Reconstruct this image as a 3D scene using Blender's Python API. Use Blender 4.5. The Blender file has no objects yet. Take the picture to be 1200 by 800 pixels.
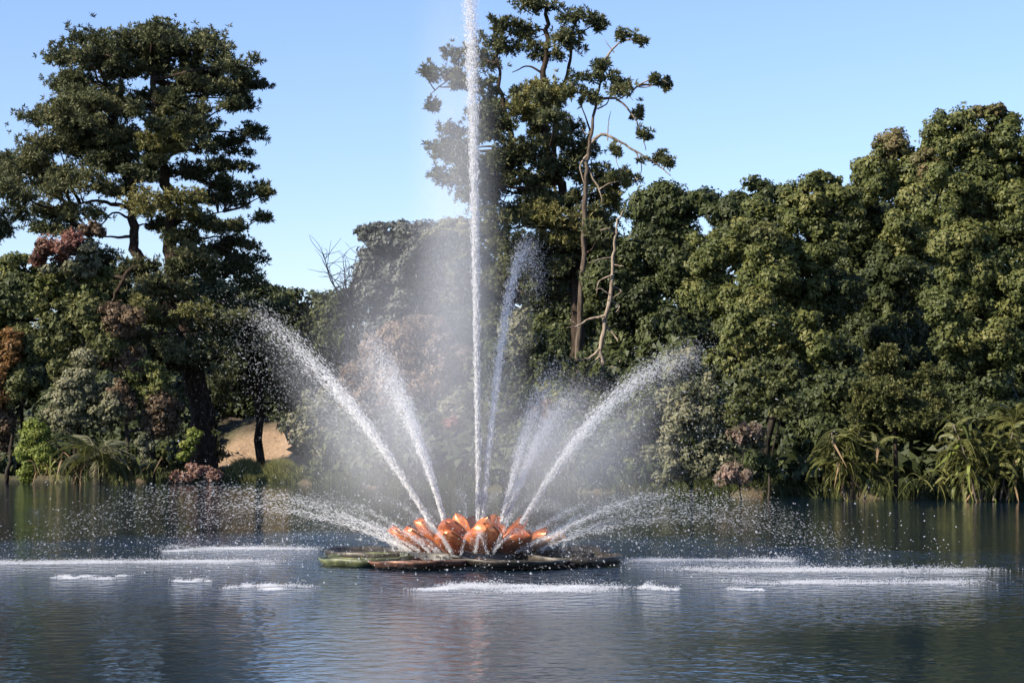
import bpy, bmesh, math
import numpy as np

# ------------------------------------------------------------------ camera, sky, sun
S = bpy.context.scene
COL = S.collection
FPX, CAMZ = 2400.0, 2.55               # focal length in photo pixels (1200 wide), eye height above the lake
TILT = math.atan(125.0 / FPX)
cam = bpy.data.cameras.new('camera'); cam.sensor_width = 36.0; cam.lens = 36.0 * FPX / 1200.0
cam.clip_start = 0.1; cam.clip_end = 6000.0
cam_o = bpy.data.objects.new('camera', cam); COL.objects.link(cam_o)
cam_o.location = (0, 0, CAMZ); cam_o.rotation_euler = (math.pi / 2 + TILT, 0, 0)
S.camera = cam_o

SUN_EL, SUN_AZ = math.radians(32), math.radians(-119)     # azimuth from +Y towards +X: light comes from the left, behind the camera
w = bpy.data.worlds.new('World'); S.world = w; w.use_nodes = True
nt = w.node_tree; nt.nodes.clear()
sky = nt.nodes.new('ShaderNodeTexSky'); sky.sky_type = 'NISHITA'; sky.sun_disc = False
sky.sun_elevation = SUN_EL; sky.sun_rotation = SUN_AZ
sky.altitude = 0; sky.air_density = 1.15; sky.dust_density = 0.0; sky.ozone_density = 4.5
bg = nt.nodes.new('ShaderNodeBackground'); bg.inputs['Strength'].default_value = 0.096
wo = nt.nodes.new('ShaderNodeOutputWorld')
wb = nt.nodes.new('ShaderNodeMixRGB'); wb.blend_type = 'MULTIPLY'; wb.inputs[0].default_value = 1; wb.inputs[2].default_value = (1.0, .935, 1.1, 1)   # white balance of the camera
nt.links.new(sky.outputs[0], wb.inputs[1]); nt.links.new(wb.outputs[0], bg.inputs[0]); nt.links.new(bg.outputs[0], wo.inputs[0])
sl = bpy.data.lights.new('sun', 'SUN'); sl.energy = 5.0; sl.angle = math.radians(0.53); sl.color = (1.0, 0.9, 0.74)
so = bpy.data.objects.new('sun', sl); COL.objects.link(so)
so.rotation_euler = (math.pi / 2 - SUN_EL, 0, -SUN_AZ + math.pi)
so.location = (-60, -20, 60)
S.view_settings.view_transform = 'Standard'; S.view_settings.look = 'None'
S.view_settings.exposure = 1.0; S.view_settings.gamma = 1.0; S.view_settings.use_curve_mapping = False
S.render.engine = 'CYCLES'
S.cycles.use_denoising = True
S.cycles.max_bounces = 6; S.cycles.diffuse_bounces = 4; S.cycles.glossy_bounces = 3
S.cycles.transmission_bounces = 3; S.cycles.volume_bounces = 2; S.cycles.transparent_max_bounces = 24
S.cycles.caustics_reflective = False; S.cycles.caustics_refractive = False

# ------------------------------------------------------------------ helpers
CT, ST = math.cos(TILT), math.sin(TILT)
def W(px, py, Y):
    """point at depth Y (metres ahead of the viewer) seen in direction (px, py) of the photograph"""
    a, b = (px - 600.0) / FPX, (400.0 - py) / FPX
    dy, dz = CT - b * ST, ST + b * CT
    k = Y / dy
    return np.array([a * k, Y, CAMZ + dz * k])
def M(px, Y):                              # length of px photo pixels at depth Y
    return px * Y / FPX

def mesh_np(name, V, F, mat, parent=None, tint=None, smooth=False):
    V = np.asarray(V, dtype=np.float32); F = np.asarray(F, dtype=np.int32)
    me = bpy.data.meshes.new(name)
    n = F.shape[1]
    me.vertices.add(len(V)); me.vertices.foreach_set('co', V.ravel())
    me.loops.add(F.size); me.loops.foreach_set('vertex_index', F.ravel())
    me.polygons.add(len(F)); me.polygons.foreach_set('loop_start', np.arange(0, F.size, n, dtype=np.int32))
    if smooth: me.polygons.foreach_set('use_smooth', np.ones(len(F), dtype=bool))
    if tint is not None:
        at = me.attributes.new('tint', 'FLOAT', 'POINT')
        at.data.foreach_set('value', np.asarray(tint, dtype=np.float32))
    me.update(calc_edges=True)
    me.materials.append(mat)
    return link(name, me, parent)
def link(name, me, parent=None):
    o = bpy.data.objects.new(name, me); COL.objects.link(o)
    if parent is not None: o.parent = parent
    return o
def thing(name, label, cat, group=None, loc=(0, 0, 0)):
    o = bpy.data.objects.new(name, None); COL.objects.link(o); o.location = loc; o.empty_display_size = 0.3
    return tag(o, label, cat, group)
def tag(o, label=None, cat=None, group=None, kind=None):
    if label: o['label'] = label
    if cat: o['category'] = cat
    if group: o['group'] = group
    if kind: o['kind'] = kind
    return o
def child_at(o, parent):                   # the mesh is in world coordinates: keep it there below a parent set at the thing's base
    o.parent = parent; o.location = -np.array(parent.location)
    return o

def unit(v): return v / (np.linalg.norm(v, axis=-1, keepdims=True) + 1e-9)
def rand_dirs(rng, n):
    return unit(rng.normal(size=(n, 3)))

class Geo:                                 # collects quads / triangles as quads
    def __init__(s): s.V = []; s.F = []; s.T = []; s.n = 0
    def add(s, V, F, t=0.5):
        V = np.asarray(V, float); s.V.append(V); s.F.append(np.asarray(F) + s.n); s.n += len(V)
        s.T.append(np.full(len(V), t) if np.isscalar(t) else np.asarray(t, float))
    def build(s, name, mat, parent=None, smooth=False):
        return mesh_np(name, np.concatenate(s.V), np.concatenate(s.F), mat, parent, np.concatenate(s.T), smooth)

def curve_pts(pts, k=5):
    P = np.asarray(pts, float)
    if len(P) < 3: 
        t = np.linspace(0, 1, k + 1)[:, None]; return P[0] * (1 - t) + P[-1] * t
    Q = np.vstack([2 * P[0] - P[1], P, 2 * P[-1] - P[-2]]); out = []
    for i in range(1, len(Q) - 2):
        for j in range(k):
            t = j / k; a, b, c, d = Q[i - 1], Q[i], Q[i + 1], Q[i + 2]
            out.append(.5 * (2 * b + (c - a) * t + (2 * a - 5 * b + 4 * c - d) * t * t + (3 * b - a - 3 * c + d) * t ** 3))
    out.append(P[-1]); return np.array(out)
def tube(g, pts, r0, r1, sides=7, rng=None, k=5, pw=1.0, t=0.5):
    P = curve_pts(pts, k); n = len(P)
    if rng is not None: P[1:-1] += rng.normal(size=(n - 2, 3)) * r0 * 0.18
    T = unit(np.gradient(P, axis=0))
    up = np.array([0.31, 0.87, 0.38]); A = unit(np.cross(T, up)); B = np.cross(T, A)
    s = np.linspace(0, 1, n) ** pw; R = r0 * (1 - s) + r1 * s
    if rng is not None: R = R * (1 + rng.normal(size=n) * 0.05)
    th = np.arange(sides) * 2 * math.pi / sides
    V = P[:, None, :] + R[:, None, None] * (np.cos(th)[None, :, None] * A[:, None, :] + np.sin(th)[None, :, None] * B[:, None, :])
    V = V.reshape(-1, 3); F = []
    for i in range(n - 1):
        for j in range(sides):
            a = i * sides + j; b = i * sides + (j + 1) % sides
            F.append((a, b, b + sides, a + sides))
    V = np.vstack([V, P[-1]]); c = len(V) - 1
    for j in range(0, sides - 1, 2):
        F.append(((n - 1) * sides + j, (n - 1) * sides + j + 1, (n - 1) * sides + (j + 2) % sides, c))
    g.add(V, F, t)

# ------------------------------------------------------------------ materials
def new_mat(name):
    m = bpy.data.materials.new(name); m.use_nodes = True
    t = m.node_tree; t.nodes.clear()
    return m, t, t.nodes.new, t.links.new
def ramp(N, stops):
    r = N('ShaderNodeValToRGB'); e = r.color_ramp.elements
    while len(e) < len(stops): e.new(0.5)
    for x, (p, c) in zip(e, stops): x.position = p; x.color = (*c, 1)
    return r
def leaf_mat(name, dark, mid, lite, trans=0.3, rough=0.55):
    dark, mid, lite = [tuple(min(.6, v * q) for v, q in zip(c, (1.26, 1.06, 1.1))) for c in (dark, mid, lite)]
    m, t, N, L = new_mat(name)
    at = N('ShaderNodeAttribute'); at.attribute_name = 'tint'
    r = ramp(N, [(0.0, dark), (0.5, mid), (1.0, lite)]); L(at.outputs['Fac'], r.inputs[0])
    b = N('ShaderNodeBsdfPrincipled'); b.inputs['Roughness'].default_value = rough
    b.inputs['Specular IOR Level'].default_value = 0.25
    L(r.outputs[0], b.inputs['Base Color'])
    tr = N('ShaderNodeBsdfTranslucent'); L(r.outputs[0], tr.inputs[0])
    mx = N('ShaderNodeMixShader'); mx.inputs[0].default_value = trans
    L(b.outputs[0], mx.inputs[1]); L(tr.outputs[0], mx.inputs[2])
    o = N('ShaderNodeOutputMaterial'); L(mx.outputs[0], o.inputs[0])
    return m
def bark_mat(name, c0, c1, scale=3.0):
    m, t, N, L = new_mat(name)
    tc = N('ShaderNodeTexCoord'); mp = N('ShaderNodeMapping'); mp.inputs['Scale'].default_value = (scale, scale, scale * 0.25)
    L(tc.outputs['Object'], mp.inputs[0])
    n = N('ShaderNodeTexNoise'); n.inputs['Scale'].default_value = 1.6; n.inputs['Detail'].default_value = 6
    L(mp.outputs[0], n.inputs[0])
    r = ramp(N, [(0.35, c0), (0.65, c1)]); L(n.outputs[0], r.inputs[0])
    b = N('ShaderNodeBsdfPrincipled'); b.inputs['Roughness'].default_value = 0.9; b.inputs['Specular IOR Level'].default_value = 0.1
    L(r.outputs[0], b.inputs['Base Color'])
    bp = N('ShaderNodeBump'); bp.inputs['Strength'].default_value = 0.8; bp.inputs['Distance'].default_value = 0.12
    L(n.outputs[0], bp.inputs['Height']); L(bp.outputs[0], b.inputs['Normal'])
    o = N('ShaderNodeOutputMaterial'); L(b.outputs[0], o.inputs[0])
    return m

MT = dict(
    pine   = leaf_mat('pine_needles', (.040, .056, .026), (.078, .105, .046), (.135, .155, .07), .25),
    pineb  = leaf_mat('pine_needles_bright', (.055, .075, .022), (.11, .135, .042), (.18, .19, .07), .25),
    broad  = leaf_mat('broadleaf_green', (.030, .046, .014), (.072, .10, .027), (.145, .165, .05), .22),
    broadr = leaf_mat('broadleaf_rusty_tips', (.045, .055, .02), (.085, .095, .035), (.14, .12, .055), .22),
    dark   = leaf_mat('dark_or_shaded_leaves', (.018, .03, .012), (.04, .06, .02), (.07, .095, .03), .2),  # also painted on foliage that lies in shade
    blue   = leaf_mat('haze_blue_leaves', (.045, .065, .055), (.085, .11, .095), (.135, .16, .14), .2),  # blue in the leaf colour stands in for distance haze
    grey   = leaf_mat('greygreen_leaves', (.06, .08, .04), (.12, .145, .08), (.20, .22, .13), .25),
    olive  = leaf_mat('olive_leaves', (.045, .062, .02), (.085, .11, .036), (.15, .165, .06), .28),
    lime   = leaf_mat('lime_leaves', (.07, .12, .02), (.13, .19, .035), (.22, .27, .07), .35),
    brown  = leaf_mat('brown_leaves', (.055, .045, .026), (.105, .085, .05), (.16, .135, .075), .25),
    tan    = leaf_mat('tan_leaves', (.09, .08, .058), (.155, .135, .097), (.22, .195, .145), .3),
    orange = leaf_mat('orange_leaves', (.08, .06, .02), (.16, .10, .035), (.22, .14, .05), .3),
    red    = leaf_mat('red_leaves', (.08, .06, .04), (.17, .10, .07), (.26, .125, .10), .3),
    frond  = leaf_mat('strap_leaves', (.035, .055, .018), (.08, .105, .03), (.17, .19, .06), .3, .45),
    frondd = leaf_mat('dry_strap_leaves', (.09, .07, .035), (.16, .13, .07), (.26, .21, .12), .3, .5),
    pinkf  = leaf_mat('pink_strap_leaves', (.13, .09, .065), (.21, .145, .105), (.28, .21, .155), .3, .5),
    grass  = leaf_mat('bank_grass_blades', (.07, .095, .028), (.14, .17, .055), (.22, .24, .09), .3),
    flower = leaf_mat('pale_flowers', (.08, .09, .05), (.18, .15, .11), (.34, .28, .22), .3),
    bark   = bark_mat('pine_bark', (.022, .016, .012), (.062, .045, .034)),
    bark2  = bark_mat('dark_bark', (.02, .016, .012), (.05, .042, .034)),
    barkg  = bark_mat('grey_bark', (.06, .05, .04), (.15, .125, .10)),
    dead   = bark_mat('bleached_deadwood', (.15, .115, .085), (.32, .26, .20)),
    red_bark = bark_mat('warm_pine_bark', (.055, .042, .032), (.135, .105, .082)),
)

# ------------------------------------------------------------------ lake and ground
BX = np.array([-400, -60, -38, -24, -14.6, -12, -4, 4, 10, 18, 27, 60, 400.])
BY = np.array([150, 172, 166, 156, 148, 137, 127, 119, 111, 106, 97, 84, 60.])
def bank_y(x): return np.interp(x, BX, BY)
def ground_z(x, y):
    x = np.asarray(x, float); y = np.asarray(y, float)
    s = y - bank_y(x) - 0.8 * np.sin(x * 0.9) - 0.5 * np.sin(x * 2.3 + 1)
    def sm(a, b, v):
        t = np.clip((v - a) / (b - a), 0, 1); return t * t * (3 - 2 * t)
    far = -1.4 + 1.85 * sm(-2.5, 1.0, s) + 4.6 * sm(4, 26, s) + 3.5 * sm(30, 140, s)
    near = 2.3 * (1 - sm(6, 15, y))
    z = far + np.where(y < 40, near, 0)
    side = sm(130, 170, np.abs(x)) * 2.2
    bump = 0.18 * np.sin(x * .43 + y * .31) + 0.12 * np.sin(x * 1.1 - y * .7) + .08 * np.sin(x * 2.1 + y * 1.7)
    return np.maximum(z, -1.4 + side) + np.where(s > 0, bump, 0)

gx = np.unique(np.concatenate([np.linspace(-2500, -150, 14), np.linspace(-150, -60, 20), np.linspace(-60, 60, 121), np.linspace(60, 150, 20), np.linspace(150, 2500, 14)]))
gy = np.unique(np.concatenate([np.linspace(-600, -20, 8), np.linspace(-20, 30, 26), np.linspace(30, 80, 8), np.linspace(80, 220, 120), np.linspace(220, 400, 14), np.linspace(400, 4000, 10)]))
GX, GY = np.meshgrid(gx, gy); V = np.stack([GX, GY, ground_z(GX, GY)], -1).reshape(-1, 3)
nx = len(gx); ii, jj = np.meshgrid(np.arange(len(gy) - 1), np.arange(nx - 1), indexing='ij'); a = (ii * nx + jj).ravel()
m, t, N, L = new_mat('bank_soil')
tc = N('ShaderNodeTexCoord'); n1 = N('ShaderNodeTexNoise'); n1.inputs['Scale'].default_value = 0.22; n1.inputs['Detail'].default_value = 5
n2 = N('ShaderNodeTexNoise'); n2.inputs['Scale'].default_value = 4.0; n2.inputs['Detail'].default_value = 6
L(tc.outputs['Object'], n1.inputs[0]); L(tc.outputs['Object'], n2.inputs[0])
r1 = ramp(N, [(0.40, (.085, .060, .035)), (0.60, (.060, .065, .025))]); L(n1.outputs[0], r1.inputs[0])
gp = N('ShaderNodeVectorMath'); gp.operation = 'DISTANCE'; gp.inputs[1].default_value = (-19.0, 163.0, 3.0); L(tc.outputs['Object'], gp.inputs[0])
ad = N('ShaderNodeMath'); ad.operation = 'MULTIPLY_ADD'; ad.inputs[1].default_value = -7.0; L(n1.outputs[0], ad.inputs[0]); L(gp.outputs['Value'], ad.inputs[2])
sr_ = ramp(N, [(0.35, (1, 1, 1)), (0.75, (0, 0, 0))]); dv = N('ShaderNodeMath'); dv.operation = 'MULTIPLY'; dv.inputs[1].default_value = 0.09; L(ad.outputs[0], dv.inputs[0]); L(dv.outputs[0], sr_.inputs[0])
sand = N('ShaderNodeMixRGB'); sand.inputs[2].default_value = (.31, .21, .13, 1); L(sr_.outputs[0], sand.inputs[0]); L(r1.outputs[0], sand.inputs[1])
r2 = ramp(N, [(0.3, (.55, .55, .55)), (0.7, (1.1, 1.1, 1.1))]); L(n2.outputs[0], r2.inputs[0])
mx = N('ShaderNodeMixRGB'); mx.blend_type = 'MULTIPLY'; mx.inputs[0].default_value = 1
L(sand.outputs[0], mx.inputs[1]); L(r2.outputs[0], mx.inputs[2])
b = N('ShaderNodeBsdfPrincipled'); b.inputs['Roughness'].default_value = 0.95; L(mx.outputs[0], b.inputs['Base Color'])
bp = N('ShaderNodeBump'); bp.inputs['Strength'].default_value = 0.6; bp.inputs['Distance'].default_value = 0.2
L(n2.outputs[0], bp.inputs['Height']); L(bp.outputs[0], b.inputs['Normal'])
o = N('ShaderNodeOutputMaterial'); L(b.outputs[0], o.inputs[0])
g_o = mesh_np('ground', V, np.stack([a, a + 1, a + nx + 1, a + nx], -1), m, smooth=True)
tag(g_o, kind='structure')

FX, FY = -0.9, 46.0                                          # fountain centre
m, t, N, L = new_mat('lake_water')
geo = N('ShaderNodeNewGeometry')
def noise(scale_xyz, sc, det, rough=0.55):
    mp = N('ShaderNodeMapping'); mp.inputs['Scale'].default_value = scale_xyz
    L(geo.outputs['Position'], mp.inputs[0])
    n = N('ShaderNodeTexNoise'); n.inputs['Scale'].default_value = sc; n.inputs['Detail'].default_value = det
    n.inputs['Roughness'].default_value = rough
    L(mp.outputs[0], n.inputs[0]); return n
nA = noise((1.0, 1.0, 1), 2.6, 2)           # wind ripples, crests across the view
nB = noise((0.6, 1.0, 1), 6.0, 3, .6)
nC = noise((1.0, 1.0, 1), 0.07, 2)           # patches of calmer and rougher water
# chop spreading from the fountain: distance to its centre
sub = N('ShaderNodeVectorMath'); sub.operation = 'SUBTRACT'; sub.inputs[1].default_value = (FX, FY, 0)
L(geo.outputs['Position'], sub.inputs[0])
ln = N('ShaderNodeVectorMath'); ln.operation = 'LENGTH'; L(sub.outputs[0], ln.inputs[0])
mr = N('ShaderNodeMapRange'); mr.inputs['From Min'].default_value = 8; mr.inputs['From Max'].default_value = 19
mr.inputs['To Min'].default_value = 1.0; mr.inputs['To Max'].default_value = 0.15
L(ln.outputs['Value'], mr.inputs['Value'])
rC = ramp(N, [(0.38, (.5, .5, .5)), (0.62, (1.5, 1.5, 1.5))]); L(nC.outputs[0], rC.inputs[0])
mul = N('ShaderNodeMath'); mul.operation = 'MULTIPLY'; L(mr.outputs[0], mul.inputs[0]); L(rC.outputs[0], mul.inputs[1])
s1 = N('ShaderNodeMath'); s1.operation = 'MULTIPLY_ADD'; s1.inputs[1].default_value = 0.2
L(nB.outputs[0], s1.inputs[0]); L(nA.outputs[0], s1.inputs[2])
bp = N('ShaderNodeBump'); bp.inputs['Distance'].default_value = 0.15
L(mul.outputs[0], bp.inputs['Strength']); L(s1.outputs[0], bp.inputs['Height'])
b = N('ShaderNodeBsdfPrincipled'); b.inputs['Base Color'].default_value = (.005, .015, .027, 1)
b.inputs['Roughness'].default_value = 0.06; b.inputs['IOR'].default_value = 1.333
L(bp.outputs[0], b.inputs['Normal'])
o = N('ShaderNodeOutputMaterial'); L(b.outputs[0], o.inputs[0])
lake = mesh_np('lake_water', [(-420, 2, 0), (420, 2, 0), (420, 190, 0), (-420, 190, 0)], [(0, 1, 2, 3)], m)
tag(lake, kind='structure')

# ------------------------------------------------------------------ foliage
def leaf_quads(C, Nrm, size, rng, aspect=0.6):
    """diamond leaves at C facing roughly Nrm"""
    n = len(C)
    up = rand_dirs(rng, n); A = unit(np.cross(Nrm, up)); B = np.cross(Nrm, A)
    s = size * rng.uniform(0.6, 1.35, (n, 1)); A = A * s; B = B * s * aspect
    fold = Nrm * s * 0.18
    V = np.stack([C - A - B, C + B * 1.25 - A * .3 + fold, C + A * 1.1 - B * .4], 1).reshape(-1, 3)
    F = np.arange(3 * n).reshape(-1, 3)
    return V, F
def clump_leaves(g, c, r, rng, leaf, cover, tint0, subs=None, flat=1.0, droop=0.0, inner=None):
    """a lumpy clump: leaf-covered sub-clumps on and in an ellipsoid of radii r about c"""
    r = np.asarray(r, float); rm = float(np.mean(r))
    ns = subs or int(np.clip(10 + rm * 9, 12, 34))
    d = rand_dirs(rng, ns); d[:, 2] = d[:, 2] * 0.9 + 0.12; d[:, 1] -= 0.15; d = unit(d)
    cc = c + d * r * rng.uniform(0.55, 0.88, (ns, 1))
    sr = rm * rng.uniform(0.26, 0.46, ns)
    for p, q in zip(cc, sr):
        n = int(cover * 4 * math.pi * q * q / (leaf * leaf * 2.25)) + 6
        dd = rand_dirs(rng, n)
        keep = (dd[:, 1] < 0.3) | (rng.random(n) < 0.16)
        if inner is not None:
            q0 = p + dd * q; ins = np.zeros(n, bool)
            for ic, iR in inner: ins |= (((q0 - ic) / iR) ** 2).sum(1) < .36
            keep &= ~ins | (rng.random(n) < .12)
        dd = dd[keep]; n = len(dd)
        if n == 0: continue
        wob = 1 + 0.18 * np.sin(dd[:, 0] * 5 + p[0] * 3) * np.sin(dd[:, 2] * 6 + p[2] * 2)
        rad = q * rng.uniform(0.72, 1.12, (n, 1)) * wob[:, None]
        C = p + dd * rad * np.array([1.1, 1.1, 0.85 * flat]); C[:, 2] -= droop * rng.random(n) * q
        nr = unit(dd * .55 + unit((C - c) / r) * .65 + rng.normal(size=(n, 3)) * 0.38 + np.array([0, 0, 0.2]))
        V, F = leaf_quads(C, nr, leaf, rng)
        tt = np.clip(tint0 + rng.normal() * 0.13 + rng.normal(size=n) * 0.13, 0, 1)
        g.add(V, F, np.repeat(tt, 3))
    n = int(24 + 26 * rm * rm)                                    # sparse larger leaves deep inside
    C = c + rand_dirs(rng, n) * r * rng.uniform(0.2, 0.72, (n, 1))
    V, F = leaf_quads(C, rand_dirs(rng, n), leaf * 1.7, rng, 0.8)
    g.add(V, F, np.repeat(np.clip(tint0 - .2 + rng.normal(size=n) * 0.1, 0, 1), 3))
def pine_clump(g, c, r, rng, tint0, dens=1.0, blade=0.36, nb=13):
    """pads of needle tufts along twigs in a flattened ellipsoid"""
    r = np.asarray(r, float)
    vol = r[0] * r[1] * r[2]
    nt_ = int(dens * (10 + 40 * vol ** 0.72))
    d = rand_dirs(rng, nt_); d[:, 2] = np.where(d[:, 2] < 0, d[:, 2] * .55, d[:, 2])
    C = c + d * r * np.minimum(rng.gamma(7, .125, (nt_, 1)), 1.7)
    n = nt_ * nb
    base = np.repeat(C, nb, 0)
    ax = np.repeat(unit(d * np.array([1, 1, 0.4]) + np.array([0, 0, 0.55]) + rng.normal(size=(nt_, 3)) * 0.25), nb, 0)
    dd = unit(rand_dirs(rng, n) + ax * 0.75)
    ln_ = blade * rng.uniform(0.6, 1.25, (n, 1)) * np.repeat(rng.uniform(.8, 1.3, nt_), nb)[:, None]
    side = unit(np.cross(dd, rand_dirs(rng, n))) * 0.062
    p0 = base - ax * ln_ * 0.2; mid = p0 + dd * ln_ * 0.55
    V = np.stack([p0 - side * .8, p0 + dd * ln_, mid + side * 1.2], 1).reshape(-1, 3)
    tt = np.repeat(np.clip(tint0 + rng.normal(size=nt_) * 0.16, 0, 1), nb) + rng.normal(size=n) * 0.06
    g.add(V, np.arange(3 * n).reshape(-1, 3), np.repeat(np.clip(tt, 0, 1), 3))

def tree_thing(name, label, cat, base, group=None):
    return thing(name, label, cat, group, base)
def nearest_on(paths, c):
    best = None
    for P in paths:
        dlt = P - c; sc = np.linalg.norm(dlt, axis=1) + np.where(P[:, 2] > c[2] - 0.2, 2.5, 0)
        i = int(np.argmin(sc))
        if best is None or sc[i] < best[0]: best = (sc[i], P[i])
    return best[1]
def foot(px, Y):
    x = (px - 600) / FPX * Y
    return np.array([x, Y, float(ground_z(x, Y)) - 0.15])

def broadleaf(name, label, Y, lobes, seed, mat, trunk_px, leaf=0.2, cover=1.0, cat='tree', bark='bark2', tr=0.28, group=None,
              depth=0.8, tint=0.5, droop=0.0, sub_scale=0.46, trunk=True, accents=None):
    """lobes: (px, py, rx, ry[, dY[, mat]]) in photo pixels at depth Y; each is broken into overlapping leaf clumps"""
    rng = np.random.default_rng(seed)
    base = foot(trunk_px, Y); root = tree_thing(name, label, cat, base, group)
    G = {}; paths = []; gt = Geo()
    cents = []
    for lb in lobes:
        px, py, rx, ry = lb[:4]; dY = lb[4] if len(lb) > 4 else 0.0; mk = lb[5] if len(lb) > 5 else mat
        c = W(px, py, Y + dY); R = np.array([M(rx, Y), M((rx + ry) / 2, Y) * depth, M(ry, Y)])
        cents.append((c, R, mk))
    if trunk:
        top = max(cents, key=lambda q: q[0][2])[0]
        mid = base * 0.55 + top * 0.45; mid[0] += rng.normal() * 0.4
        tube(gt, [base, base * 0.75 + mid * 0.25 + rng.normal(size=3) * 0.15, mid, top], tr, tr * 0.2, 8, rng)
        paths = [curve_pts([base, mid, top], 8)]
    inner = [(c, R) for c, R, mk in cents]; leaf = leaf * .64
    for c, R, mk in cents:
        g = G.setdefault(mk, Geo()); rm = R.mean(); cv = cover * (.16 if mk == 'flower' else 1)
        if trunk:
            q = nearest_on(paths, c); tube(gt, [q, (q + c) / 2 + np.array([0, 0, -0.15 * rm]), c], tr * 0.5, tr * 0.12, 5, rng, 3)
        k = int(np.clip(7 * (R[0] * R[2]) / (1.0 + 0.3 * R[0] * R[2]), 7, 19))
        d = rand_dirs(rng, k); d[:, 1] -= 0.3; d = unit(d)
        cl = c + d * R * rng.uniform(0.4, 0.8, (k, 1))
        cl = np.vstack([cl, c])
        for p in cl:
            s = sub_scale * rng.uniform(0.75, 1.2)
            rr = np.array([R[0], (R[0] + R[2]) / 2 * depth, R[2]]) * s
            rr = np.clip(rr, 0.35, None)
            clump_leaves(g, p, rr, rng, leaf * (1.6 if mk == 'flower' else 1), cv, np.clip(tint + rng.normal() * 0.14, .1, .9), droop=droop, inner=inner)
            if trunk and rng.random() < 0.2: tube(gt, [c, (c + p) / 2 + rng.normal(size=3) * .1, p], tr * 0.2, tr * 0.06, 4, rng, 2)
    for i, (mk, g) in enumerate(G.items()):
        child_at(g.build('crown', MT[mk]), root)
    if trunk: child_at(gt.build('trunk', MT[bark], smooth=True), root)
    return root

def pine(name, label, Y, trunks, clumps, limbs, seed, mat='pine', bark='bark', cat='tree', group=None, dens=1.0, blade=0.36,
         limb_bark=None, flat=1.1, spread=1.0, fill=None):
    """trunks: list of (points px,py[,dY]), r0, r1; clumps: (px,py,rx,ry[,dY[,tint[,mat]]]); limbs: drawn bare limbs"""
    rng = np.random.default_rng(seed)
    b0 = trunks[0][0][0]; base = foot(b0[0], Y); root = tree_thing(name, label, cat, base, group)
    def WP(pts): return [W(p[0], p[1], Y + (p[2] if len(p) > 2 else 0)) for p in pts]
    paths = []
    for i, (pts, r0, r1) in enumerate(trunks):
        g = Geo(); P = WP(pts)
        if i == 0: P[0] = base
        tube(g, P, r0, r1, 10, rng, 6, .75); paths.append(curve_pts(P, 6))
        child_at(g.build('trunk', MT[bark], smooth=True), root)
    for pts, r0, r1 in limbs:
        g = Geo(); P = WP(pts); tube(g, P, r0, r1, 6, rng, 5); paths.append(curve_pts(P, 5))
        child_at(g.build('limb', MT[limb_bark or bark], smooth=True), root)
    clumps = list(clumps)
    if fill:                                # further pads scattered inside the outline of the crown
        poly, cnt, (ra, rb) = fill; poly = np.array(poly, float); lo, hi = poly.min(0), poly.max(0)
        while cnt > 0:
            q = rng.uniform(lo, hi); ins = False
            for (x0, y0), (x1, y1) in zip(poly, np.roll(poly, -1, 0)):
                if (y0 > q[1]) != (y1 > q[1]) and q[0] < (x1 - x0) * (q[1] - y0) / (y1 - y0) + x0: ins = not ins
            if ins: clumps.append((q[0], q[1], rng.uniform(ra, rb) * 1.25, rng.uniform(ra, rb) * .8, rng.normal() * 2.6, .42 + rng.normal() * .12)); cnt -= 1
    G = {}
    for cl in clumps:
        px, py, rx, ry = cl[:4]
        dY = cl[4] if len(cl) > 4 else rng.normal() * 1.6 * spread
        ti = cl[5] if len(cl) > 5 else 0.5 + rng.normal() * 0.1
        mk = cl[6] if len(cl) > 6 else mat
        c = W(px, py, Y + dY); R = np.array([M(rx, Y) * 1.06, M((rx + ry) / 2, Y), M(ry, Y) * 1.2])
        g = G.setdefault(mk, Geo())
        q = nearest_on(paths, c); gl = Geo()
        tube(gl, [q, q * 0.5 + c * 0.5 + np.array([0, 0, 0.12 * np.linalg.norm(c - q) * rng.uniform(-1, 1)]), c], max(0.05, min(.16, np.linalg.norm(c - q) * 0.035)), 0.03, 5, rng, 4)
        # split a pad into several smaller pads with gaps
        k = int(np.clip(R[0] / R[2] * 3.0 + R[0] * R[2], 4, 14))
        for j in range(k):
            off = rng.uniform(-1, 1, 3) * R * np.array([.82, .8, .6]); p = c + off
            s = rng.uniform(0.42, 0.66)
            rr = np.array([min(R[0] * s, R[2] * s * 1.25 + .25), min(R[1] * s, R[2] * s * 1.2 + .3), max(R[2] * s * flat, 0.42)])
            pine_clump(g, p, rr, rng, np.clip(ti + rng.normal() * 0.1, 0, 1), dens, blade)
            tube(gl, [c, (c + p) / 2 - np.array([0, 0, .1]), p], 0.045, 0.02, 4, rng, 2)
        child_at(gl.build('limb', MT[limb_bark or bark], smooth=True), root)
    for mk, g in G.items(): child_at(g.build('crown', MT[mk]), root)
    return root

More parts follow.
